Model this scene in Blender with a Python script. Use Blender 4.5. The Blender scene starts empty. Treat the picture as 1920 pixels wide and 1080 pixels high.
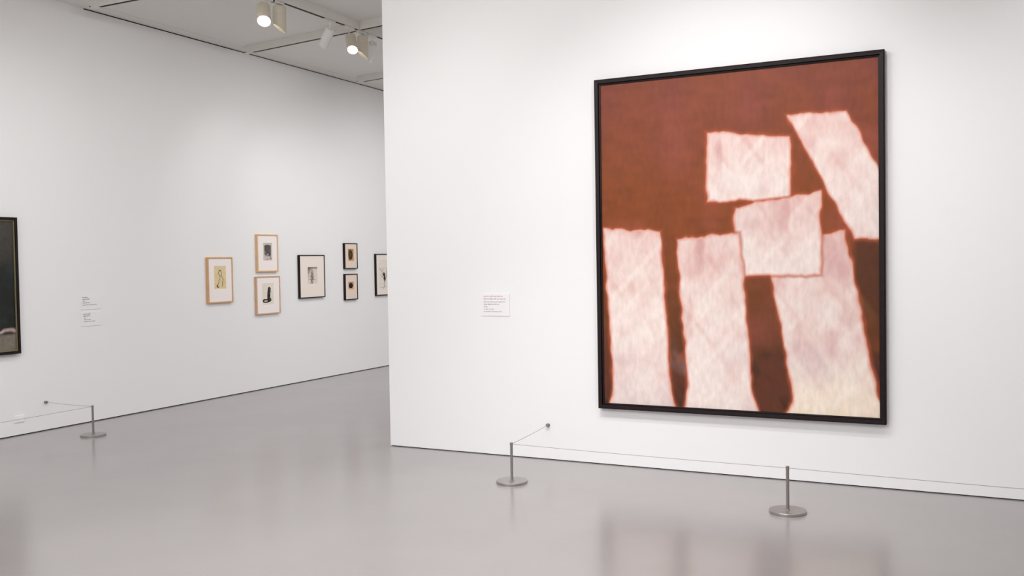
import bpy, bmesh, math, random
import numpy as np
from mathutils import Vector, Matrix

random.seed(7)
C = bpy.context.scene.collection
scn = bpy.context.scene

# ------------------------------------------------------------------ camera
cam_d = bpy.data.cameras.new('camera')
cam_d.sensor_width = 36.0
cam_d.lens = 1760 / 1920 * 36.0
cam_d.clip_start = 0.05
cam = bpy.data.objects.new('camera', cam_d)
C.objects.link(cam)
_yaw, _pitch, _roll = math.radians(-26.5), math.radians(-1.62), math.radians(-0.94)
_f = Vector((math.sin(_yaw) * math.cos(_pitch), math.cos(_yaw) * math.cos(_pitch), math.sin(_pitch)))
_r0 = Vector((math.cos(_yaw), -math.sin(_yaw), 0))
_u0 = _r0.cross(_f)
_r = _r0 * math.cos(_roll) + _u0 * math.sin(_roll)
_u = _u0 * math.cos(_roll) - _r0 * math.sin(_roll)
M = Matrix((_r, _u, -_f)).transposed().to_4x4()
M.translation = Vector((0, 0, 1.6))
cam.matrix_world = M
scn.camera = cam

# ------------------------------------------------------------------ world, exposure, track spots and added fill lights
w = bpy.data.worlds.new('world')
scn.world = w
w.use_nodes = True
w.node_tree.nodes['Background'].inputs[0].default_value = (1, 1, 1, 1)
w.node_tree.nodes['Background'].inputs[1].default_value = 0.3
vs = scn.view_settings
vs.view_transform = 'Standard'
vs.look = 'None'
vs.exposure = 0.08
vs.gamma = 1.0
vs.use_curve_mapping = False
scn.cycles.max_bounces = 10
scn.cycles.diffuse_bounces = 6

WARM = (1.0, 0.988, 0.988)
LXW = -8.288
# powers in watts of the lamps and added fill lights
E = dict(ps1=46, ps2=104, ws1=40, ws2=84, ls1=66, ls2=42, ls3=68, ls4=92, rw1=44, rw2=2, rw3=8, lw1=3, lw2=10, lw3=2, lw4=5,
         cp1=78, cp2=430, cp3=345, lamps=0.3, fl=280)


def spot(name, loc, target, watts, angle, blend=0.8, size=0.06, col=WARM):
    d = bpy.data.lights.new(name, 'SPOT')
    d.energy = watts
    d.color = col
    d.spot_size = math.radians(angle)
    d.spot_blend = blend
    d.shadow_soft_size = size
    o = bpy.data.objects.new(name, d)
    C.objects.link(o)
    o.location = loc
    o.rotation_euler = (Vector(target) - Vector(loc)).to_track_quat('-Z', 'Y').to_euler()
    return o


def area(name, loc, sx, sy, watts, col=WARM):
    d = bpy.data.lights.new(name, 'AREA')
    d.shape = 'RECTANGLE'
    d.size, d.size_y = sx, sy
    d.energy = watts
    d.color = col
    o = bpy.data.objects.new(name, d)
    C.objects.link(o)
    o.location = loc
    return o


def strip(name, loc, target, ln, watts, axis, wd=0.25, col=WARM):
    """unseen fill strip: long side along `axis`, facing the wall"""
    d = bpy.data.lights.new(name, 'AREA')
    d.shape = 'RECTANGLE'
    d.size, d.size_y = ln, wd
    d.energy = watts
    d.color = col
    o = bpy.data.objects.new(name, d)
    C.objects.link(o)
    z = (Vector(loc) - Vector(target)).normalized()
    x = Vector(axis)
    y = z.cross(x).normalized()
    m = Matrix((x, y, z)).transposed().to_4x4()
    m.translation = Vector(loc)
    o.matrix_world = m
    return o


# track spots on the painting, then unseen strips and spots added as fill
spot('painting_spot', (-2.2, 4.75, 4.15), (-1.75, 6.85, 1.75), E['ps1'], 85, 1.0, 0.05)
spot('painting_spot', (-1.0, 4.75, 4.15), (-1.45, 6.85, 1.75), E['ps2'], 85, 1.0, 0.05)
strip('wall_fill_strip', (-3.4, 4.0, 4.15), (-3.4, 6.85, 0.2), 3.0, E['rw1'], (1, 0, 0))
strip('wall_fill_strip', (-0.4, 4.0, 4.15), (-0.4, 6.85, 0.2), 3.0, E['rw2'], (1, 0, 0))
strip('wall_fill_strip', (2.8, 4.0, 4.15), (2.8, 6.85, 0.2), 3.0, E['rw3'], (1, 0, 0))
spot('added_wall_spot', (-4.0, 4.75, 4.15), (-3.9, 6.85, 1.4), E['ws1'], 85, 1.0, 0.05)  # this and the next wall spots: unseen, added for direct wall light
spot('added_wall_spot', (0.9, 4.75, 4.15), (0.9, 6.85, 1.4), E['ws2'], 85, 1.0, 0.05)
spot('added_wall_spot', (-5.9, 4.6, 4.15), (LXW, 4.8, 1.3), E['ls1'], 110, 1.0, 0.05)
spot('added_wall_spot', (-5.9, 6.3, 4.15), (LXW, 7.3, 1.4), E['ls2'], 115, 1.0, 0.05)
spot('added_wall_spot', (-5.7, 9.75, 4.10), (LXW, 9.4, 1.4), E['ls3'], 115, 1.0, 0.05)
spot('added_wall_spot', (-5.8, 11.8, 4.10), (LXW, 11.8, 1.3), E['ls4'], 110, 1.0, 0.05)
spot('added_floor_spot', (-2.2, 4.2, 4.15), (-2.5, 5.0, 0.0), E['fl'], 80, 1.0, 0.08)  # unseen, added to brighten the floor before the painting wall
# unseen fill strips added to brighten the left wall
strip('wall_fill_strip', (-5.6, 2.2, 4.15), (LXW, 2.2, 0.0), 3.0, E['lw1'], (0, 1, 0))
strip('wall_fill_strip', (-5.6, 5.1, 4.15), (LXW, 5.1, 0.0), 2.4, E['lw2'], (0, 1, 0))
strip('wall_fill_strip', (-5.7, 10.7, 4.15), (LXW, 10.2, 0.0), 2.2, E['lw3'], (0, 1, 0))
strip('wall_fill_strip', (-5.6, 13.6, 4.15), (LXW, 13.6, 0.0), 3.0, E['lw4'], (0, 1, 0))
# unseen area lights under the ceiling, added for ambient fill
area('ceiling_fill', (1.5, 0.0, 4.22), 4.5, 5.0, E['cp1'])
area('ceiling_fill', (-3.5, -1.5, 4.22), 3.0, 5.0, E['cp2'])
area('ceiling_fill', (-0.5, 12.5, 4.22), 6.0, 5.0, E['cp3'])


# ------------------------------------------------------------------ helpers
def s2l(c):
    return tuple((x / 12.92 if x <= 0.04045 else ((x + 0.055) / 1.055) ** 2.4) for x in (v / 255 for v in c))


def mat(name, rgb, rough=0.6, metal=0.0, spec=0.5, noise=None, bump=None, emit=0, emit_col=(1, 1, 1)):
    """rgb in sRGB 0..255; noise=(scale, amount) varies the colour, bump=(scale, strength)."""
    m = bpy.data.materials.new(name)
    m.use_nodes = True
    nt = m.node_tree
    b = nt.nodes['Principled BSDF']
    lin = s2l(rgb)
    b.inputs['Base Color'].default_value = (*lin, 1)
    b.inputs['Roughness'].default_value = rough
    b.inputs['Metallic'].default_value = metal
    b.inputs['Specular IOR Level'].default_value = spec
    if noise:
        tc = nt.nodes.new('ShaderNodeTexCoord')
        n = nt.nodes.new('ShaderNodeTexNoise')
        n.inputs['Scale'].default_value = noise[0]
        n.inputs['Detail'].default_value = 4
        mx = nt.nodes.new('ShaderNodeMix')
        mx.data_type = 'RGBA'
        mx.inputs[6].default_value = (*[c * (1 - noise[1]) for c in lin], 1)
        mx.inputs[7].default_value = (*[min(1, c * (1 + noise[1])) for c in lin], 1)
        nt.links.new(tc.outputs['Object'], n.inputs['Vector'])
        nt.links.new(n.outputs[0], mx.inputs[0])
        nt.links.new(mx.outputs[2], b.inputs['Base Color'])
    if bump:
        tc = nt.nodes.new('ShaderNodeTexCoord')
        n = nt.nodes.new('ShaderNodeTexNoise')
        n.inputs['Scale'].default_value = bump[0]
        n.inputs['Detail'].default_value = 5
        bp = nt.nodes.new('ShaderNodeBump')
        bp.inputs['Strength'].default_value = bump[1]
        bp.inputs['Distance'].default_value = 0.002
        nt.links.new(tc.outputs['Object'], n.inputs['Vector'])
        nt.links.new(n.outputs[0], bp.inputs['Height'])
        nt.links.new(bp.outputs[0], b.inputs['Normal'])
    if emit:
        b.inputs['Emission Color'].default_value = (*emit_col, 1)
        b.inputs['Emission Strength'].default_value = emit
    return m


def box(bm, x0, x1, y0, y1, z0, z1, bevel=0.0):
    vs_ = [bm.verts.new((x, y, z)) for z in (z0, z1) for x, y in ((x0, y0), (x1, y0), (x1, y1), (x0, y1))]
    F = [(0, 3, 2, 1), (4, 5, 6, 7), (0, 1, 5, 4), (1, 2, 6, 5), (2, 3, 7, 6), (3, 0, 4, 7)]
    fs = [bm.faces.new([vs_[i] for i in f]) for f in F]
    if bevel:
        es = list({e for f in fs for e in f.edges})
        bmesh.ops.bevel(bm, geom=es, offset=bevel, segments=2, affect='EDGES', profile=0.5)


def tube(bm, p0, p1, r, n=16, r1=None, caps=True):
    p0, p1 = Vector(p0), Vector(p1)
    r1 = r if r1 is None else r1
    q = (p1 - p0).to_track_quat('Z', 'Y').to_matrix()
    a, b = [], []
    for i in range(n):
        t = 2 * math.pi * i / n
        v = Vector((math.cos(t), math.sin(t), 0))
        a.append(bm.verts.new(p0 + q @ (v * r)))
        b.append(bm.verts.new(p1 + q @ (v * r1)))
    for i in range(n):
        j = (i + 1) % n
        f = bm.faces.new((a[i], a[j], b[j], b[i]))
        f.smooth = True
    if caps:
        bm.faces.new(a[::-1])
        bm.faces.new(b)


def lathe(bm, prof, n=48):
    """prof: (r, z) pairs, revolved about Z; r=0 ends close the shape."""
    rings = []
    for r, z in prof:
        if r == 0:
            rings.append([bm.verts.new((0, 0, z))])
        else:
            rings.append([bm.verts.new((r * math.cos(2 * math.pi * i / n), r * math.sin(2 * math.pi * i / n), z)) for i in range(n)])
    for A, B in zip(rings, rings[1:]):
        for i in range(n):
            j = (i + 1) % n
            if len(A) == 1:
                bm.faces.new((A[0], B[i], B[j]))
            elif len(B) == 1:
                bm.faces.new((A[i], A[j], B[0]))
            else:
                bm.faces.new((A[i], A[j], B[j], B[i]))


def obj(name, bm, m, parent=None, loc=None, smooth_angle=None):
    me = bpy.data.meshes.new(name)
    bmesh.ops.recalc_face_normals(bm, faces=bm.faces[:])
    if smooth_angle:
        for e in bm.edges:
            if len(e.link_faces) == 2:
                e.smooth = e.calc_face_angle(0) < smooth_angle
        for f in bm.faces:
            f.smooth = True
    bm.to_mesh(me)
    bm.free()
    me.materials.append(m)
    o = bpy.data.objects.new(name, me)
    C.objects.link(o)
    if parent:
        o.parent = parent
    if loc is not None:
        o.location = loc
    return o


def thing(name, label, cat, loc=(0, 0, 0), rot=(0, 0, 0), group=None):
    o = bpy.data.objects.new(name, None)
    o.empty_display_size = 0.1
    C.objects.link(o)
    o.location = loc
    o.rotation_euler = rot
    return tag(o, label, cat, group)


def tag(o, label, cat, group=None):
    o['label'] = label
    o['category'] = cat
    if group:
        o['group'] = group
    return o


def struct(name, bm, m):
    o = obj(name, bm, m)
    o['kind'] = 'structure'
    return o


# ------------------------------------------------------------------ materials
m_wall = mat('wall_paint', (235, 235, 235), 0.75, spec=0.25, bump=(260, 0.10))
m_ceil = mat('ceiling_paint', (228, 226, 222), 0.9, spec=0.1, bump=(180, 0.1))
m_gap = mat('shadow_gap', (38, 36, 35), 0.8, spec=0.1)
m_gap2 = mat('ceiling_gap', (92, 84, 74), 0.8, spec=0.1)
m_steel = mat('satin_steel', (172, 166, 164), 0.38, metal=0.8, noise=(40, 0.05))
m_steel_dark = mat('dark_steel', (132, 125, 122), 0.45, metal=0.35, noise=(60, 0.06))
m_cable = mat('elastic_cord', (150, 148, 146), 0.6)
m_white_plastic = mat('white_plastic', (240, 240, 238), 0.45, noise=(30, 0.01))
m_track = mat('track_white_enamel', (222, 219, 213), 0.5, noise=(20, 0.015))
m_slot = mat('track_slot_dark', (52, 46, 40), 0.7, spec=0.2)
m_lamp = mat('lamp_cream_enamel', (206, 198, 180), 0.5, noise=(20, 0.02))
m_lamp_lit = mat('lamp_enamel_lit', (232, 230, 226), 0.45, noise=(20, 0.02))  # paler lamp body: light from the neighbouring lamps put into the colour
m_lens = mat('lit_lens', (255, 250, 240), 0.4, emit=14, emit_col=(1, 0.97, 0.93))
m_lens_dim = mat('shaded_lens', (255, 250, 240), 0.4, emit=2.0, emit_col=(1, 0.97, 0.93))
m_refl = mat('lamp_reflector', (250, 246, 236), 0.3, noise=(20, 0.01))
m_blackwood = mat('black_frame', (26, 14, 16), 0.42, spec=0.22, noise=(35, 0.25), bump=(120, 0.15))
m_text = mat('label_ink', (120, 116, 118), 0.8)
m_text_red = mat('label_ink_red', (170, 120, 130), 0.8)
m_card = mat('label_card', (236, 235, 235), 0.6, noise=(60, 0.01))


def wood_mat(name, c0, c1):
    m = bpy.data.materials.new(name)
    m.use_nodes = True
    nt = m.node_tree
    b = nt.nodes['Principled BSDF']
    b.inputs['Roughness'].default_value = 0.5
    tc = nt.nodes.new('ShaderNodeTexCoord')
    mp = nt.nodes.new('ShaderNodeMapping')
    mp.inputs['Scale'].default_value = (120, 120, 14)
    n = nt.nodes.new('ShaderNodeTexNoise')
    n.inputs['Scale'].default_value = 1.0
    n.inputs['Detail'].default_value = 6
    cr = nt.nodes.new('ShaderNodeValToRGB')
    cr.color_ramp.elements[0].position = 0.35
    cr.color_ramp.elements[1].position = 0.65
    cr.color_ramp.elements[0].color = (*s2l(c0), 1)
    cr.color_ramp.elements[1].color = (*s2l(c1), 1)
    L = nt.links.new
    L(tc.outputs['Object'], mp.inputs[0])
    L(mp.outputs[0], n.inputs['Vector'])
    L(n.outputs[0], cr.inputs[0])
    L(cr.outputs[0], b.inputs['Base Color'])
    return m


m_wood_a = wood_mat('honey_wood', (196, 150, 104), (214, 170, 122))
m_wood_b = wood_mat('pale_wood', (206, 168, 124), (222, 186, 146))
m_wood_c = wood_mat('pinkish_wood', (192, 156, 126), (210, 174, 144))


def paint_mat(name, rough=0.5, bump=0.25, scale=(1, 1, 1), nscale=40, vary=0.12, spec=0.3):
    """colour from the mesh's own painted attribute, broken up by brush texture."""
    m = bpy.data.materials.new(name)
    m.use_nodes = True
    nt = m.node_tree
    b = nt.nodes['Principled BSDF']
    b.inputs['Roughness'].default_value = rough
    b.inputs['Specular IOR Level'].default_value = spec
    at = nt.nodes.new('ShaderNodeAttribute')
    at.attribute_name = 'Col'
    tc = nt.nodes.new('ShaderNodeTexCoord')
    mp = nt.nodes.new('ShaderNodeMapping')
    mp.inputs['Scale'].default_value = scale
    n = nt.nodes.new('ShaderNodeTexNoise')
    n.inputs['Scale'].default_value = nscale
    n.inputs['Detail'].default_value = 6
    mr = nt.nodes.new('ShaderNodeMapRange')
    mr.inputs[1].default_value = 0.3
    mr.inputs[2].default_value = 0.7
    mr.inputs[3].default_value = 1 - vary
    mr.inputs[4].default_value = 1 + vary * 0.6
    vm = nt.nodes.new('ShaderNodeVectorMath')
    vm.operation = 'SCALE'
    bp = nt.nodes.new('ShaderNodeBump')
    bp.inputs['Strength'].default_value = bump
    bp.inputs['Distance'].default_value = 0.002
    L = nt.links.new
    L(tc.outputs['Object'], mp.inputs[0])
    L(mp.outputs[0], n.inputs['Vector'])
    L(n.outputs[0], mr.inputs[0])
    L(at.outputs['Color'], vm.inputs[0])
    L(mr.outputs[0], vm.inputs['Scale'])
    L(vm.outputs[0], b.inputs['Base Color'])
    L(n.outputs[0], bp.inputs['Height'])
    L(bp.outputs[0], b.inputs['Normal'])
    return m


m_oil = paint_mat('oil_paint', 0.55, 0.35, (1, 1, 0.45), 30, 0.10)
m_oil_dark = paint_mat('dark_oil_paint', 0.45, 0.3, (1, 1, 1), 25, 0.18)
m_print = paint_mat('printed_paper', 0.85, 0.05, (1, 1, 1), 300, 0.03, spec=0.15)


def painted_grid(name, w_, h_, nx, ny, fn, m, parent, loc, rot=(0, 0, 0)):
    """flat sheet in local XZ (x right, z up, facing -Y); fn(u,v)->linear rgb arrays."""
    us, vv = np.linspace(0, 1, nx), np.linspace(0, 1, ny)
    U, V = np.meshgrid(us, vv)
    co = np.stack([U.ravel() * w_, np.zeros(nx * ny), V.ravel() * h_], 1)
    idx = np.arange(nx * ny).reshape(ny, nx)
    q = np.stack([idx[:-1, :-1], idx[:-1, 1:], idx[1:, 1:], idx[1:, :-1]], -1).reshape(-1, 4)
    me = bpy.data.meshes.new(name)
    me.from_pydata(co.tolist(), [], q.tolist())
    col = fn(U.ravel(), V.ravel())
    a = me.color_attributes.new('Col', 'FLOAT_COLOR', 'POINT')
    rgba = np.concatenate([np.clip(col, 0, 1), np.ones((nx * ny, 1))], 1).astype(np.float32)
    a.data.foreach_set('color', rgba.ravel())
    me.materials.append(m)
    o = bpy.data.objects.new(name, me)
    C.objects.link(o)
    o.parent = parent
    o.location = loc
    o.rotation_euler = rot
    return o


def lin(c):
    c = np.array(c, float) / 255
    return np.where(c <= 0.04045, c / 12.92, ((c + 0.055) / 1.055) ** 2.4)


_rng = np.random.default_rng(3)


def vnoise(u, v, fx, fy, seed):
    """smooth value noise on a lattice, 0..1"""
    g = np.random.default_rng(seed).random((int(fy) + 3, int(fx) + 3))
    x, y = np.clip(u, 0, 1) * fx, np.clip(v, 0, 1) * fy
    xi, yi = x.astype(int), y.astype(int)
    a, b = x - xi, y - yi
    a, b = a * a * (3 - 2 * a), b * b * (3 - 2 * b)
    return (g[yi, xi] * (1 - a) + g[yi, xi + 1] * a) * (1 - b) + (g[yi + 1, xi] * (1 - a) + g[yi + 1, xi + 1] * a) * b


def mixc(a, b, t):
    t = np.clip(t, 0, 1)
    if np.ndim(t) == 1:
        t = t[:, None]
    return a * (1 - t) + b * t


def seg_dist(u, v, pts, asp=1.0):
    d = np.full(u.shape, 9.0)
    for (x0, y0), (x1, y1) in zip(pts, pts[1:]):
        y0a, y1a, va = y0 * asp, y1 * asp, v * asp
        dx, dy = x1 - x0, y1a - y0a
        t = np.clip(((u - x0) * dx + (va - y0a) * dy) / (dx * dx + dy * dy + 1e-9), 0, 1)
        d = np.minimum(d, np.hypot(u - x0 - t * dx, va - y0a - t * dy))
    return d


# ------------------------------------------------------------------ structure
LX, WY, CZ = -8.288, 6.85, 4.29          # left wall plane, painting wall plane, ceiling height

# glossy sealed concrete floor
mf = bpy.data.materials.new('sealed_floor')
mf.use_nodes = True
nt = mf.node_tree
b = nt.nodes['Principled BSDF']
tc = nt.nodes.new('ShaderNodeTexCoord')
n1 = nt.nodes.new('ShaderNodeTexNoise')
n1.inputs['Scale'].default_value = 0.9
n1.inputs['Detail'].default_value = 5
cr = nt.nodes.new('ShaderNodeValToRGB')
cr.color_ramp.elements[0].position = 0.3
cr.color_ramp.elements[1].position = 0.75
cr.color_ramp.elements[0].color = (*s2l((150, 146, 146)), 1)
cr.color_ramp.elements[1].color = (*s2l((158, 153, 153)), 1)
n2 = nt.nodes.new('ShaderNodeTexNoise')
n2.inputs['Scale'].default_value = 1.6
n2.inputs['Detail'].default_value = 3
mr = nt.nodes.new('ShaderNodeMapRange')
mr.inputs[3].default_value = 0.17
mr.inputs[4].default_value = 0.24
n3 = nt.nodes.new('ShaderNodeTexNoise')
n3.inputs['Scale'].default_value = 3.0
bp = nt.nodes.new('ShaderNodeBump')
bp.inputs['Strength'].default_value = 0.12
bp.inputs['Distance'].default_value = 0.004
L = nt.links.new
L(tc.outputs['Object'], n1.inputs['Vector'])
L(tc.outputs['Object'], n2.inputs['Vector'])
L(tc.outputs['Object'], n3.inputs['Vector'])
L(n1.outputs[0], cr.inputs[0])
L(cr.outputs[0], b.inputs['Base Color'])
L(n2.outputs[0], mr.inputs[0])
L(mr.outputs[0], b.inputs['Roughness'])
L(n3.outputs[0], bp.inputs['Height'])
L(bp.outputs[0], b.inputs['Normal'])
b.inputs['Specular IOR Level'].default_value = 0.8

bm = bmesh.new(); box(bm, -8.7, 6.2, -6.2, 18.2, -0.15, 0.0); struct('floor', bm, mf)
bm = bmesh.new(); box(bm, -8.7, 6.2, -6.2, 18.2, CZ, CZ + 0.15); struct('ceiling', bm, m_ceil)
BZ = 0.0095                                # walls stop just above the floor, dark recess below
bm = bmesh.new(); box(bm, LX - 0.3, LX, -6.1, 18.1, BZ, CZ - 0.012); struct('wall_left', bm, m_wall)
bm = bmesh.new(); box(bm, LX - 0.3, LX - 0.012, -6.1, 18.1, 0.0, BZ); struct('baseboard_left', bm, m_gap)
# shadow line where the left wall meets the ceiling
bm = bmesh.new(); box(bm, LX - 0.3, LX - 0.004, 6.8, 9.0, CZ - 0.012, CZ); struct('trim_1', bm, m_gap)
bm = bmesh.new(); box(bm, LX - 0.3, LX - 0.002, 9.0, 18.1, CZ - 0.012, CZ); struct('trim_2', bm, m_gap2)
bm = bmesh.new(); box(bm, LX - 0.3, LX, -6.1, 6.8, CZ - 0.012, CZ); struct('trim_3', bm, m_wall)
# shallow ceiling margin beside the left wall
bm = bmesh.new(); box(bm, LX + 0.02, LX + 0.19, 6.9, 16.0, CZ - 0.004, CZ); struct('trim_4', bm, m_ceil)

# free-standing partition that carries the large painting
bm = bmesh.new(); box(bm, -4.633, 6.1, WY, WY + 0.28, BZ - 0.002, CZ)
ve = [e for e in bm.edges if abs(e.verts[0].co.x + 4.633) < 1e-4 and abs(e.verts[1].co.x + 4.633) < 1e-4 and abs(e.verts[0].co.z - e.verts[1].co.z) > 1]
bmesh.ops.bevel(bm, geom=ve, offset=0.006, segments=3, affect='EDGES', profile=0.5)
struct('wall_right', bm, m_wall)
bm = bmesh.new(); box(bm, -4.62, 6.1, WY + 0.012, WY + 0.26, 0.0, BZ - 0.002); struct('baseboard_right', bm, m_gap)
bm = bmesh.new(); box(bm, LX - 0.3, 6.1, 18.0, 18.2, 0.0, CZ); struct('wall_far', bm, m_wall)
bm = bmesh.new(); box(bm, LX - 0.3, 6.1, -6.2, -6.0, 0.0, CZ); struct('wall_back', bm, m_wall)
bm = bmesh.new(); box(bm, 6.0, 6.2, -6.1, 18.1, 0.0, CZ); struct('wall_east', bm, m_wall)


# ------------------------------------------------------------------ frames
def frame_bm(bm, w_, h_, face, depth, lip=0.0):
    """four mitred rails in local XZ, back at y=0, front at y=-depth, origin bottom-left of outer edge"""
    o_ = [(0, 0), (w_, 0), (w_, h_), (0, h_)]
    i_ = [(face, face), (w_ - face, face), (w_ - face, h_ - face), (face, h_ - face)]
    l_ = lip
    m_ = [(l_, l_), (w_ - l_, l_), (w_ - l_, h_ - l_), (l_, h_ - l_)]
    rows = []
    for pts, y in ((o_, 0), (o_, -depth * 0.93), (m_, -depth), (i_, -depth * 0.97), (i_, 0)):
        rows.append([bm.verts.new((x, y, z)) for x, z in pts])
    for A, B in zip(rows, rows[1:] + rows[:1]):
        for k in range(4):
            j = (k + 1) % 4
            bm.faces.new((A[k], A[j], B[j], B[k]))


def mat_bm(bm, w_, h_, hole, t=0.003):
    """passe-partout sheet with a window and a bevelled cut"""
    u0, u1, v0, v1 = hole
    o_ = [(0, 0), (w_, 0), (w_, h_), (0, h_)]
    i_ = [(u0, v0), (u1, v0), (u1, v1), (u0, v1)]
    j_ = [(u0 + t, v0 + t), (u1 - t, v0 + t), (u1 - t, v1 - t), (u0 + t, v1 - t)]
    A = [bm.verts.new((x, 0, z)) for x, z in o_]
    B = [bm.verts.new((x, 0, z)) for x, z in i_]
    D = [bm.verts.new((x, t, z)) for x, z in j_]
    for P, Q in ((A, B), (B, D)):
        for k in range(4):
            j = (k + 1) % 4
            bm.faces.new((P[k], P[j], Q[j], Q[k]))


# ---- large painting on the partition (generic abstract stand-in)
PX0, PX1, PZ0, PZ1, PD = -2.654, -0.569, 0.449, 2.983, 0.06
big = thing('framed_painting', 'large rust-brown painting with pale pink forms in thin black frame on the near wall',
            'painting', (PX0, WY, PZ0))
pw, ph = PX1 - PX0, PZ1 - PZ0
bm = bmesh.new(); frame_bm(bm, pw, ph, 0.030, PD, 0.008); obj('frame', bm, m_blackwood, big)
bm = bmesh.new(); frame_bm(bm, pw - 0.060, ph - 0.060, 0.012, 0.040, 0.002)
o = obj('inner_lip', bm, m_blackwood, big, (0.030, 0, 0.030))


def big_canvas(u, v):
    n_a = vnoise(u, v, 7, 9, 1)
    n_b = vnoise(u, v, 26, 30, 2)
    n_c = vnoise(u, v, 70, 40, 4)
    n_d = vnoise(u, v, 14, 60, 5)
    wob = (n_b - 0.5) * 0.010 + (n_c - 0.5) * 0.006
    top, mid, low = lin((124, 60, 42)), lin((130, 64, 24)), lin((84, 48, 16))
    base = mixc(np.tile(low, (u.size, 1)), mid, (v - 0.15) / 0.4)
    base = mixc(base, top, (v - 0.62) / 0.35 * (0.5 + 0.9 * n_a))
    base = mixc(base, lin((150, 76, 60)), (n_a - 0.62) * 1.6)
    base = base * (0.86 + 0.28 * (0.5 * n_b + 0.5 * n_d))[:, None]
    # murky brown and grey-violet strokes low down
    m1 = np.clip((0.24 - v) / 0.10, 0, 1)
    ru, rv = (u * .8 + v * .6) / 1.4, (v * .8 - u * .6 + .6) / 1.4
    q1, q2, q3 = vnoise(ru, rv, 34, 12, 8), vnoise(rv, ru, 16, 30, 9), vnoise(ru, rv, 90, 50, 10)
    mud = mixc(np.tile(lin((92, 46, 28)), (u.size, 1)), lin((126, 96, 88)), (q1 * .7 + q3 * .3 - 0.5) * 2.2)
    mud = mixc(mud, lin((60, 28, 18)), (q2 * .7 + q3 * .3 - 0.5) * 3)
    mud = mixc(mud, lin((176, 78, 34)), (vnoise(ru, rv, 12, 26, 12) - .72) * 3)
    base = mixc(base, mud, m1 * 0.85)
    m2 = np.clip((u - 0.91) / 0.02, 0, 1) * np.clip((0.56 - v) / 0.08, 0, 1) * np.clip((v - .25) / .05, 0, 1)
    base = mixc(base, mixc(np.tile(lin((84, 44, 20)), (u.size, 1)), lin((132, 82, 44)), (q1 - 0.45) * 1.6), m2)
    halo, edge = lin((176, 80, 44)), lin((222, 164, 148))
    cream, pink = lin((234, 219, 212)), lin((224, 190, 183))

    def slab(base, cx, cw, v0, v1, lean, slope, seed, flare=0.0, warm=0.0):
        """upright slab of pale paint: centre cx at its foot, half width cw, leaning and cut off straight"""
        c = cx + lean * (v - v0)
        hw = cw + flare * np.clip((0.10 - (v - v0)) / 0.10, 0, 1) ** 2
        d = np.minimum(hw - np.abs(u - c), (v1 + slope * (u - c) - v) * 1.25)
        d = np.minimum(d, (v - v0) * 1.25) + wob
        nn = vnoise(u, v, 18, 22, seed)
        n2_ = vnoise(u, v, 26, 9, seed + 50) * 0.6 + nn * 0.4
        t = np.clip((v - v0) / max(1e-3, v1 - v0), 0, 1)
        c1 = mixc(np.tile(cream, (u.size, 1)), pink, t ** 1.6 * 0.9 + (nn - 0.5) * 0.7)
        c1 = mixc(c1, lin((244, 226, 200)), warm * np.clip(1 - t * 2.5, 0, 1))
        c1 = mixc(c1, lin((196, 140, 138)), (n2_ - 0.66) * 2.2 * (0.25 + t))
        ru, rv = (u * .75 + v * .66) / 1.41, (v * .75 - u * .66 + .66) / 1.41
        s1, s2 = vnoise(ru, rv, 60, 14, seed + 90), vnoise(rv, ru, 48, 12, seed + 120)
        s3 = vnoise(u, v, 5, 7, seed + 150)
        c1 = mixc(c1, lin((212, 158, 152)), (s1 - .60) * 1.5 * (0.15 + t))
        c1 = mixc(c1, lin((246, 236, 228)), (s2 - .60) * 1.1)
        c1 = mixc(c1, lin((206, 180, 184)), (s3 - .62) * 1.6 * (s1 + .3))
        base = mixc(base, halo, (d + 0.012) / 0.012 * (d > -0.012) * 0.8)
        base = mixc(base, edge, (d + 0.002) / 0.005)
        return mixc(base, c1, (d - 0.003) / 0.008)

    base = slab(base, 1.02, 0.100, 0.50, 0.86, -0.62, 0.0, 21)
    base = slab(base, 0.56, 0.150, 0.62, 0.815, 0.0, -0.10, 22)
    base = slab(base, 0.87, 0.140, -0.02, 0.50, -0.22, 0.20, 23, 0.06, 0.8)
    base = slab(base, 0.66, 0.150, 0.40, 0.62, 0.0, 0.12, 26)
    base = slab(base, 0.155, 0.115, -0.02, 0.545, -0.06, -0.05, 24, 0.03)
    base = slab(base, 0.455, 0.118, -0.02, 0.520, -0.08, 0.06, 25, 0.03)
    return base


painted_grid('canvas', pw - 0.078, ph - 0.078, 300, 370, big_canvas, m_oil, big, (0.039, -0.030, 0.039))

# ---- dark painting cut by the left edge of the picture
dk = thing('framed_painting', 'near-black oil painting with pale strip along its bottom, cut by the photo edge',
           'painting', (LX, 4.20, 0.795), (0, 0, math.pi / 2))
dw, dh = 1.745, 1.303
bm = bmesh.new(); frame_bm(bm, dw, dh, 0.026, 0.05, 0.006); obj('frame', bm, m_blackwood, dk)
m_olive = mat('olive_gilt', (112, 104, 76), 0.5, noise=(60, 0.15))
bm = bmesh.new(); frame_bm(bm, dw - 0.052, dh - 0.052, 0.012, 0.040, 0.002)
o = obj('inner_lip', bm, m_olive, dk, (0.026, 0, 0.026))
o['label'] = 'dull olive inner lip'


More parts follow.
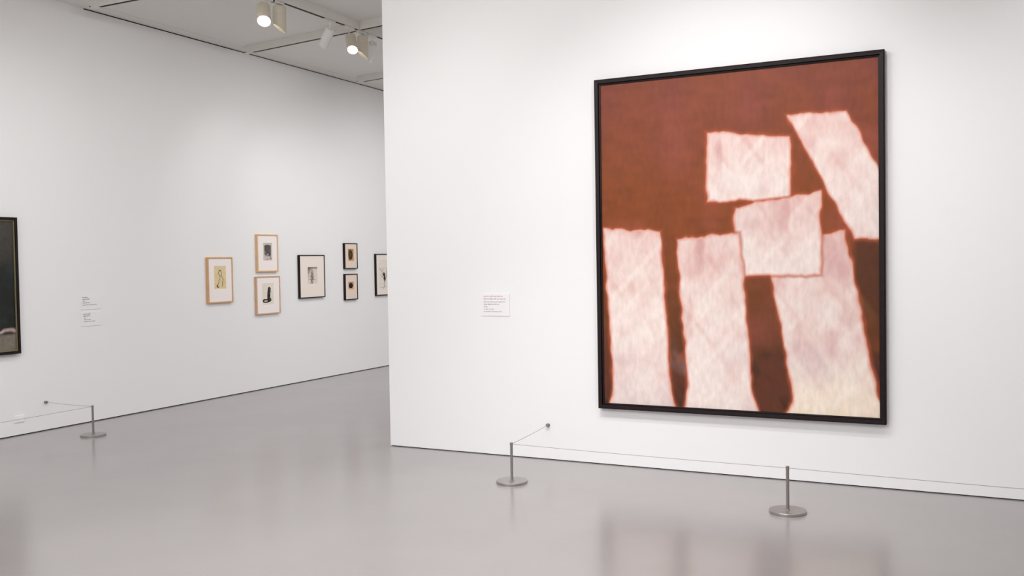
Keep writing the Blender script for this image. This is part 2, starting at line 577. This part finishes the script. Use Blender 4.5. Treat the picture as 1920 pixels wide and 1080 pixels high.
def dark_canvas(u, v):
    a, b_ = vnoise(u, v, 6, 8, 31), vnoise(u, v, 30, 26, 32)
    c = mixc(np.tile(lin((24, 25, 24)), (u.size, 1)), lin((36, 44, 40)), a * b_ * 1.6)
    c = mixc(c, lin((66, 62, 56)), (v - 0.60 + (a - 0.5) * 0.2) / 0.25 * 0.9)
    c = mixc(c, lin((122, 114, 102)), (0.145 - v + (b_ - 0.5) * 0.03) / 0.02)
    band = np.clip(1 - np.abs(v - 0.15 + (b_ - 0.5) * 0.03) / 0.02, 0, 1)
    return mixc(c, lin((206, 182, 172)), band * np.clip((u - 0.55) / 0.3, 0, 1))


painted_grid('canvas', dw - 0.066, dh - 0.066, 90, 90, dark_canvas, m_oil_dark, dk, (0.033, -0.028, 0.033))


# ---- the seven small framed prints
def paper(u, rgb):
    return np.tile(lin(rgb), (u.size, 1))


def art_thin(u, v):        # cream sheet, thin ink outline of a bent form
    n_ = vnoise(u, v, 12, 16, 41)
    c = mixc(paper(u, (226, 206, 164)), lin((212, 190, 146)), (n_ - 0.4) * 1.2)
    w_ = 0.012 + 0.010 * vnoise(u, v, 9, 14, 42)
    ink = lin((40, 32, 26))
    for pts, k in (([(0.34, .66), (.42, .78), (.55, .80), (.60, .70), (.62, .55), (.74, .42), (.70, .25), (.68, .12)], 1.2),
                   ([(.34, .66), (.42, .62), (.50, .60), (.48, .48), (.40, .36), (.34, .22), (.27, .16)], 1.1),
                   ([(.40, .78), (.50, .84), (.58, .80)], .7)):
        c = mixc(c, ink, (w_ * k - seg_dist(u, v, pts, 1.75)) / 0.012 + 0.4)
    c = mixc(c, ink, (0.055 - seg_dist(u, v, [(.26, .18), (.24, .10), (.36, .085)], 1.75)) / 0.03)
    return c


def art_block(u, v):       # charcoal block fading towards its foot
    a, b_ = vnoise(u, v, 10, 14, 43), vnoise(u, v, 30, 44, 44)
    e = np.minimum(np.minimum(u - .03, .97 - u), np.minimum((v - .02), .98 - v))
    c = paper(u, (206, 196, 192))
    arch = (.93 - 0.10 * np.abs(u - .5) ** 2 * 4) - v
    d = np.clip(np.minimum(np.minimum(u - .10, .90 - u), arch) / 0.05, 0, 1)
    c = mixc(c, lin((40, 38, 40)), d * np.clip((v - 0.06) / 0.45 + (a - .45) * 1.2, 0, 1) * (0.75 + .25 * b_))
    c = mixc(c, lin((34, 32, 32)), (0.06 - np.hypot(u - .86, (v - .12) * 1.5)) / 0.02)
    c = mixc(c, lin((58, 40, 42)), (0.012 - e) / 0.02)
    return c


def art_boot(u, v):        # heavy black L-shaped form
    n_ = vnoise(u, v, 24, 30, 45)
    c = mixc(paper(u, (232, 222, 208)), lin((216, 206, 192)), n_ * .4)
    grey = seg_dist(u, v, [(.74, .66), (.86, .50), (.84, .30), (.66, .22)], 1.45)
    c = mixc(c, lin((130, 126, 124)), (0.025 - grey) / 0.03 * n_ * 1.4)
    d1 = seg_dist(u, v, [(.62, .74), (.57, .50), (.56, .30)], 1.45)
    d2 = seg_dist(u, v, [(.17, .20), (.40, .19), (.66, .24)], 1.45)
    d = np.minimum(d1 - .125, d2 - .12)
    c = mixc(c, lin((30, 28, 30)), (0.012 - d) / 0.015)
    inner = mixc(paper(u, (120, 114, 110)), lin((40, 36, 36)), (n_ - .1) * 2.6)
    c = mixc(c, inner, (-d - 0.045) / 0.02)
    return mixc(c, lin((226, 218, 206)), (-(seg_dist(u, v, [(.20, .19), (.42, .19)], 1.45)) + 0.045) / 0.02 * .8)


def art_figure(u, v):      # scribbled figure with a dark upper left
    a, b_ = vnoise(u, v, 12, 16, 46), vnoise(u, v, 40, 52, 47)
    c = mixc(paper(u, (226, 214, 202)), lin((206, 192, 178)), a * .6)
    c = mixc(c, lin((58, 52, 48)), np.clip((v - .35) * 1.5 - (u - .10) * 1.7 + (b_ - .5) * .8, 0, 1))
    c = mixc(c, lin((112, 104, 84)), np.clip((v - .84) / .1, 0, 1) * (.5 + .5 * b_))
    for pts in ([(.34, .70), (.42, .80), (.54, .78), (.58, .66), (.50, .56), (.36, .56), (.34, .70)],
                [(.36, .56), (.30, .40), (.34, .22), (.30, .04)], [(.54, .56), (.60, .42), (.54, .26), (.50, .04)],
                [(.30, .42), (.46, .44), (.60, .42)], [(.12, .28), (.40, .30), (.74, .24)], [(.40, .30), (.44, .14), (.36, .06)],
                [(.44, .70), (.46, .62)], [(.38, .50), (.52, .36), (.40, .20)]):
        c = mixc(c, lin((44, 38, 36)), (0.028 - seg_dist(u, v, pts, 1.7) + (b_ - .5) * .02) / 0.02)
    body = 0.13 - seg_dist(u, v, [(.44, .66), (.44, .06)], 1.7)
    c = mixc(c, lin((60, 54, 50)), body / .1 * (b_ > .52) * .8)
    e = np.minimum(np.minimum(u, 1 - u), np.minimum(v, 1 - v) * 1.7)
    return mixc(c, lin((150, 138, 124)), (0.025 - e) / 0.02 * .7)


def art_oval(u, v):        # dark olive oval on tan
    b_ = vnoise(u, v, 22, 34, 48)
    c = mixc(paper(u, (206, 158, 110)), lin((150, 118, 84)), np.clip(v - u * .6, 0, 1) * .9)
    d = 1 - np.hypot((u - .44) / .38, (v - .50) / .43) + (b_ - .5) * .16
    c = mixc(c, lin((56, 44, 26)), d / .12)
    return mixc(c, lin((110, 90, 56)), (d - .3) / .2 * (b_ - .45) * 2.5)


def art_disc(u, v):        # near-black disc on tan
    b_ = vnoise(u, v, 16, 16, 49)
    c = mixc(paper(u, (208, 156, 116)), lin((168, 132, 96)), np.clip(v * .8 - u * .3, 0, 1))
    d = 1 - np.hypot((u - .47) / .40, (v - .50) / .37) + (b_ - .5) * .12
    return mixc(c, lin((46, 28, 24)), d / .10)


def art_branch(u, v):      # ink drawing of a branching upright form
    b_ = vnoise(u, v, 40, 50, 50)
    c = mixc(paper(u, (232, 224, 214)), lin((220, 210, 198)), b_ * .5)
    for pts, k in (([(.10, .74), (.18, .66), (.26, .60), (.30, .46), (.40, .36), (.46, .22), (.42, .06)], 1.3),
                   ([(.26, .60), (.36, .66), (.46, .76)], 1), ([(.34, .72), (.30, .64)], .8),
                   ([(.12, .48), (.28, .50)], .8), ([(.10, .36), (.30, .44)], .7), ([(.08, .06), (.40, .03), (.60, .10)], 1),
                   ([(.46, .22), (.60, .40), (.66, .64)], 1.2), ([(.66, .64), (.60, .78)], .8), ([(.64, .58), (.80, .70), (.88, .82)], 1),
                   ([(.62, .44), (.82, .46)], .8), ([(.46, .2), (.2, .16)], .6)):
        c = mixc(c, lin((60, 54, 52)), (0.014 * k - seg_dist(u, v, pts, 1.5) + (b_ - .5) * .022) / 0.015)
    d = 0.11 - seg_dist(u, v, [(.44, .52), (.50, .36)], 1.5) + (b_ - .5) * .12
    return mixc(c, lin((44, 38, 38)), d / .05)


m_mat_w = mat('warm_white_mat', (242, 234, 230), 0.85, noise=(90, 0.01))
m_mat_c = mat('cream_mat', (236, 226, 216), 0.85, noise=(90, 0.01))
m_mat_b = mat('beige_mat', (226, 210, 196), 0.85, noise=(90, 0.012))


def framed_print(label, y0, y1, z0, z1, fm, face, mm, hole, fn, res=(64, 96), depth=0.036):
    w_, h_ = y1 - y0, z1 - z0
    t = thing('framed_print', label, 'framed print', (LX, y0, z0), (0, 0, math.pi / 2), 'small prints hung together on the left wall')
    bm = bmesh.new(); frame_bm(bm, w_, h_, face, depth, 0.002); obj('frame', bm, fm, t)
    iw, ih = w_ - 2 * face, h_ - 2 * face
    u0, u1, v0, v1 = hole[0] * iw, hole[1] * iw, hole[2] * ih, hole[3] * ih
    bm = bmesh.new(); mat_bm(bm, iw, ih, (u0, u1, v0, v1)); obj('mat_board', bm, mm, t, (face, -depth + 0.008, face))
    painted_grid('print_sheet', u1 - u0, v1 - v0, res[0], res[1], fn, m_print, t, (face + u0, -depth + 0.0105, face + v0))
    bm = bmesh.new(); box(bm, face * .5, w_ - face * .5, -0.012, -0.002, face * .5, h_ - face * .5); obj('backing', bm, m_card, t)
    return t


framed_print('wood-framed ink line drawing on cream paper, alone nearest the wall text labels',
             8.419, 8.838, 1.155, 1.709, m_wood_a, 0.016, m_mat_w, (.24, .76, .29, .83), art_thin)
framed_print('upper of the two stacked wood-framed prints, showing a dark charcoal block',
             9.285, 9.684, 1.518, 2.002, m_wood_b, 0.016, m_mat_w, (.29, .74, .29, .79), art_block)
framed_print('lower of the two stacked wood-framed prints, showing a heavy black L-shaped form',
             9.255, 9.708, 0.971, 1.460, m_wood_c, 0.014, m_mat_w, (.23, .75, .22, .83), art_boot)
framed_print('largest whole black-framed print, a small grey figure sketch on a wide cream mat',
             10.11, 10.66, 1.142, 1.735, m_blackwood, 0.013, m_mat_c, (.32, .72, .31, .73), art_figure)
framed_print('upper small black-framed print with an upright olive-brown oval on tan paper',
             11.13, 11.445, 1.531, 1.907, m_blackwood, 0.013, m_mat_b, (.26, .75, .29, .80), art_oval)
framed_print('lower small black-framed print with a round black disc on tan paper',
             11.127, 11.435, 1.076, 1.457, m_blackwood, 0.013, m_mat_b, (.25, .73, .39, .71), art_disc)
framed_print('black-framed branching ink drawing half hidden behind the partition edge',
             11.913, 12.40, 1.107, 1.750, m_blackwood, 0.014, m_mat_c, (.14, .86, .14, .86), art_branch)


# ------------------------------------------------------------------ wall text labels
def text_label(label, loc, rot, w_, h_, lines, shift=0.0):
    """thin card with rows of small illegible print; lines: (x0, x1, z, height, material)"""
    t = thing('wall_label', label, 'wall label', loc, rot, 'wall text labels')
    bm = bmesh.new(); box(bm, 0, w_, -0.005, -0.0005, 0, h_, 0.0008); obj('card', bm, m_card, t)
    for x0, x1, z, hh, mm in lines:
        bm = bmesh.new()
        x = x0
        while x < x1 - 0.004:
            ln = min(random.uniform(0.012, 0.034), x1 - x)
            xx = x
            while xx < x + ln - 0.001:                   # letters of one word
                c = random.uniform(0.0028, 0.0042)
                k = random.choice((0.65, 0.65, 0.7, 1.0))
                box(bm, xx, min(xx + c * 0.62, x + ln), -0.0056, -0.0049, z, z + hh * k)
                xx += c
            x += ln + 0.006
        obj('text_line', bm, mm, t)
    return t


text_label('white text label with two reddish top lines on the wall left of the large painting',
           (-3.70, WY, 1.153), (0, 0, 0), 0.262, 0.185,
           [(.024, .200, .159, .0085, m_text_red), (.024, .228, .137, .0085, m_text_red), (.024, .228, .113, .0085, m_text),
            (.024, .166, .093, .0085, m_text), (.024, .060, .074, .007, m_text), (.024, .116, .054, .007, m_text),
            (.024, .190, .033, .007, m_text)])
text_label('upper of the two white text labels beside the dark painting', (LX, 6.660, 1.174), (0, 0, math.pi / 2), 0.248, 0.154,
           [(.022, .090, .122, .010, m_text), (.022, .115, .103, .010, m_text), (.022, .056, .085, .008, m_text),
            (.022, .110, .066, .008, m_text), (.022, .195, .045, .008, m_text)])
text_label('lower of the two white text labels beside the dark painting', (LX, 6.660, 1.002), (0, 0, math.pi / 2), 0.250, 0.148,
           [(.026, .112, .120, .010, m_text), (.026, .112, .101, .010, m_text), (.034, .060, .083, .008, m_text),
            (.036, .122, .064, .008, m_text), (.036, .178, .045, .008, m_text)])

# white cover plate low on the left wall
t = thing('cover_plate', 'small blank white cover plate low on the left wall behind the barrier cord', 'cover plate',
          (LX, 5.882, 0.127), (0, 0, math.pi / 2))
bm = bmesh.new(); box(bm, 0, 0.106, -0.009, -0.0003, 0, 0.071, 0.003); obj('plate', bm, m_white_plastic, t)
bm = bmesh.new(); box(bm, 0.010, 0.096, -0.0115, -0.009, 0.010, 0.061, 0.001); obj('blank_insert', bm, m_white_plastic, t)
for sx in (0.006, 0.100):
    bm = bmesh.new(); tube(bm, (sx, -0.0102, 0.0355), (sx, -0.008, 0.0355), 0.0022, 10); obj('screw', bm, m_steel, t)

# ------------------------------------------------------------------ low barriers
CZc = 0.281


def make_post():
    t = thing('barrier_post', '', 'barrier post')
    bm = bmesh.new()
    lathe(bm, [(0, 0), (0.110, 0), (0.1135, 0.002), (0.1135, 0.0165), (0.112, 0.018), (0, 0.018)], 72)
    obj('base', bm, m_steel, t, smooth_angle=0.5)
    bm = bmesh.new()
    lathe(bm, [(0, 0.018), (0.0098, 0.018), (0.0098, 0.270), (0, 0.270)], 24)
    obj('rod', bm, m_steel_dark, t, smooth_angle=0.5)
    bm = bmesh.new()
    lathe(bm, [(0, 0.270), (0.0110, 0.270), (0.0110, 0.290), (0.0098, 0.292), (0, 0.292)], 24)
    obj('cord_clamp', bm, m_steel_dark, t, smooth_angle=0.5)
    bm = bmesh.new(); tube(bm, (0, 0, 0.018), (0, 0, 0.0215), 0.016, 24); obj('collar', bm, m_steel, t)
    return t


post = make_post()
spots = [(-3.033, 6.031, 'grey metal barrier post standing left below the large painting, nearest its text label'),
         (-1.079, 5.983, 'grey metal barrier post in front of the large painting, nearest the viewer'),
         (0.875, 5.935, 'grey metal barrier post past the right edge of the photo'),
         (-7.589, 6.199, 'far grey metal barrier post on the floor by the left wall'),
         (-7.60, 4.26, 'grey metal barrier post past the left edge of the photo')]
for i, (x, y, lb) in enumerate(spots):
    if i == 0:
        r_ = post
    else:
        r_ = post.copy(); C.objects.link(r_)
        for ch in post.children:
            c = ch.copy(); C.objects.link(c); c.parent = r_
    r_.location = (x, y, 0)
    r_['label'] = lb
    r_['group'] = 'barrier posts'


def wall_knob(label, loc, nrm):
    t = thing('cord_anchor', label, 'cord anchor', loc, Vector(nrm).to_track_quat('Z', 'Y').to_euler(), 'barrier cord wall anchors')
    bm = bmesh.new()
    lathe(bm, [(0, 0), (0.014, 0), (0.014, 0.003), (0.009, 0.005), (0.009, 0.012), (0.0135, 0.016), (0.0135, 0.024), (0.010, 0.027), (0, 0.027)], 28)
    obj('knob', bm, m_steel_dark, t, smooth_angle=0.6)
    bm = bmesh.new(); tube(bm, (0, 0, 0.026), (0, 0, 0.030), 0.0035, 12); obj('cord_eye', bm, m_steel, t)
    return t


wall_knob('small dark metal knob on the near wall below the large painting', (-3.108, WY, 0.281), (0, -1, 0))
wall_knob('small dark metal knob on the left wall above the far barrier post', (LX, 6.221, 0.283), (1, 0, 0))


def cord(label, pts):
    bm = bmesh.new()
    for a, b_ in zip(pts, pts[1:]):
        a, b_ = Vector(a), Vector(b_)
        n_ = 10
        for k in range(n_):
            def P(s):
                p = a.lerp(b_, s); p.z -= 0.004 * 4 * s * (1 - s); return p
            tube(bm, P(k / n_), P((k + 1) / n_), 0.0017, 8, caps=False)
    tag(obj('guard_cord', bm, m_cable), label, 'cord', 'barrier cords')


cord('thin grey cord strung from wall knob along the posts below the large painting',
     [(-3.108, WY - 0.030, 0.281), (-3.033, 6.031, CZc), (-1.079, 5.983, CZc), (0.875, 5.935, CZc)])
cord('thin grey cord strung from knob to post along the left wall',
     [(LX + 0.030, 6.221, 0.283), (-7.589, 6.199, CZc), (-7.60, 4.26, CZc)])


# ------------------------------------------------------------------ lighting tracks
def track(label, p0, p1, caps=(True, True)):
    """box rail fixed to the ceiling with a dark slot below"""
    p0, p1 = Vector((*p0, 4.2)), Vector((*p1, 4.2))
    ang = math.atan2(p1.y - p0.y, p1.x - p0.x)
    ln = (p1 - p0).length
    t = thing('lighting_track', label, 'lighting track', p0, (0, 0, ang), 'ceiling lighting tracks')
    bm = bmesh.new()
    box(bm, 0, ln, -0.024, 0.024, 0.006, CZ - 4.2)
    box(bm, 0, ln, -0.024, -0.0205, 0.0, 0.006)
    box(bm, 0, ln, 0.0205, 0.024, 0.0, 0.006)
    obj('rail', bm, m_track, t)
    bm = bmesh.new(); box(bm, 0.002, ln - 0.002, -0.0195, 0.0195, 0.0015, 0.006); obj('slot', bm, m_slot, t)
    for k, x in enumerate((-0.12, ln)):
        if caps[k]:
            bm = bmesh.new(); box(bm, x, x + 0.12, -0.026, 0.026, -0.002, CZ - 4.2, 0.003); e = obj('end_feed', bm, m_track, t)
            bm = bmesh.new(); tube(bm, (x + (0.012 if k == 0 else .108), -0.0265, 0.014), (x + (0.012 if k == 0 else .108), -0.024, 0.014), 0.008, 12)
            obj('cable_hole', bm, m_slot, e)
    return t


track('long white lighting track running along the room with all six lamps', (-6.185, 1.5), (-6.185, 17.0), (False, False))
track('white cross track at the upper left corner of the photo', (-7.84, 6.626), (-6.215, 6.626), (True, False))
track('white cross track reaching from the left wall to the track of lamps', (-7.93, 8.93), (-6.215, 8.705), (True, False))
track('white cross track right of the long track, running behind the partition', (-6.155, 8.690), (-4.9, 8.52), (False, True))
track('short far cross track beside the partition edge', (-7.865, 11.14), (-6.215, 10.90), (True, False))


# ------------------------------------------------------------------ track lamps
def lamp(label, mount_y, top, aim, length, hood, cut, mm, radius=0.066, lens=None, watts=0):
    """adaptor in the track, stem, can-shaped housing aimed along `aim`; the hood is cut on a slant"""
    mx_ = -6.185
    t = thing('track_lamp', label, 'spotlight', (mx_, mount_y, 4.2), (0, 0, 0), 'spotlights on the long track')
    org = Vector((mx_, mount_y, 4.2))
    bm = bmesh.new(); box(bm, -0.019, 0.019, -0.085, 0.085, -0.026, 0.0, 0.003); obj('adaptor', bm, m_track, t)
    topv = Vector(top) - org
    aim = Vector(aim).normalized()
    bm = bmesh.new()
    tube(bm, (0, 0, -0.024), (topv.x * .3, topv.y * .3, topv.z * 0.75), 0.009, 12)
    tube(bm, (topv.x * .3, topv.y * .3, topv.z * 0.75), topv + aim * 0.05, 0.009, 12)
    obj('stem', bm, mm, t, smooth_angle=0.6)
    cv = Vector(cut)
    zx = -aim
    xx = (cv - zx * cv.dot(zx)).normalized()
    q = Matrix((xx, zx.cross(xx), zx)).transposed().to_quaternion()
    # local frame: -Z is the aim
    bm = bmesh.new()
    n_ = 48
    prof = [(0, 0), (radius * 0.90, 0), (radius, -0.008), (radius, -length * .30), (radius * .985, -length * .305), (radius * .985, -length * .33), (radius, -length * .335)]
    rings = []
    for r, z in prof[1:]:
        rings.append([bm.verts.new((r * math.cos(2 * math.pi * i / n_), r * math.sin(2 * math.pi * i / n_), z)) for i in range(n_)])
    cdir = 0.0

    def rim(rr, dz=0.0):
        out = []
        for i in range(n_):
            a = 2 * math.pi * i / n_
            k = 0.5 + 0.5 * math.cos(a - cdir)
            out.append(bm.verts.new((rr * math.cos(a), rr * math.sin(a), -length + hood * k + dz)))
        return out
    rings.append(rim(radius))
    rings.append(rim(radius - 0.004))
    rings.append([bm.verts.new(((radius - 0.004) * math.cos(2 * math.pi * i / n_), (radius - 0.004) * math.sin(2 * math.pi * i / n_), -length + hood + 0.035)) for i in range(n_)])
    top_c = bm.verts.new((0, 0, 0))
    for i in range(n_):
        bm.faces.new((top_c, rings[0][i], rings[0][(i + 1) % n_]))
    for A, B in zip(rings, rings[1:]):
        for i in range(n_):
            j = (i + 1) % n_
            bm.faces.new((A[i], B[i], B[j], A[j]))
    bm.faces.new(rings[-1])
    h = obj('housing', bm, mm, t, topv, smooth_angle=0.5)
    h.rotation_mode = 'QUATERNION'
    h.rotation_quaternion = q
    bm = bmesh.new()
    zl = -length + hood + (0.031 if hood > 0.05 else 0.010)
    lathe(bm, [(0, zl - 0.012), (radius * .5, zl - 0.010), (radius * .86, zl - 0.003), (radius * .86, zl + 0.001), (0, zl + 0.001)], 36)
    obj('lens', bm, lens or m_lens, h, smooth_angle=0.6)
    if watts:
        p = Vector(top) + aim * (length + 0.03)
        s = spot('lamp_beam', p, p + aim, watts * E['lamps'], 70, 1.0, 0.04)
        s.parent = None
    return t


lamp('cream spotlight with glaring round lens, nearest end of the long track', 7.19, (-6.20, 7.14, 4.10), (0.46, -0.50, -0.74), 0.25, 0.02, (-1, -0.4, 0), m_lamp, 0.065, watts=25)
lamp('cream spotlight hanging straight down beside the nearest glaring one', 7.33, (-6.185, 7.36, 4.155), (-0.05, 0.03, -1.0), 0.26, 0.085, (-0.75, -0.85, 0), m_lamp, 0.064, m_lens_dim, watts=25)
lamp('bright-lit spotlight turned to the left wall, middle of the long track', 8.16, (-6.185, 8.18, 4.115), (-0.69, 0.29, -0.66), 0.24, 0.02, (-1, -0.4, 0), m_lamp_lit, 0.052, watts=95)
lamp('cream spotlight with glaring round lens, under the crossing of the tracks', 8.50, (-6.20, 8.55, 4.10), (0.46, -0.50, -0.74), 0.25, 0.02, (-1, -0.4, 0), m_lamp, 0.058, watts=25)
lamp('cream spotlight hanging straight down between the far glaring one and a tilted bright-lit one', 8.74, (-6.185, 8.76, 4.15), (-0.05, 0.03, -1.0), 0.25, 0.085, (-0.75, -0.85, 0), m_lamp, 0.062, m_lens_dim, watts=25)
lamp('bright-lit spotlight turned to the left wall, beside the partition edge', 8.93, (-6.185, 8.96, 4.11), (-0.64, 0.40, -0.66), 0.24, 0.02, (-1, -0.4, 0), m_lamp_lit, 0.052, watts=95)
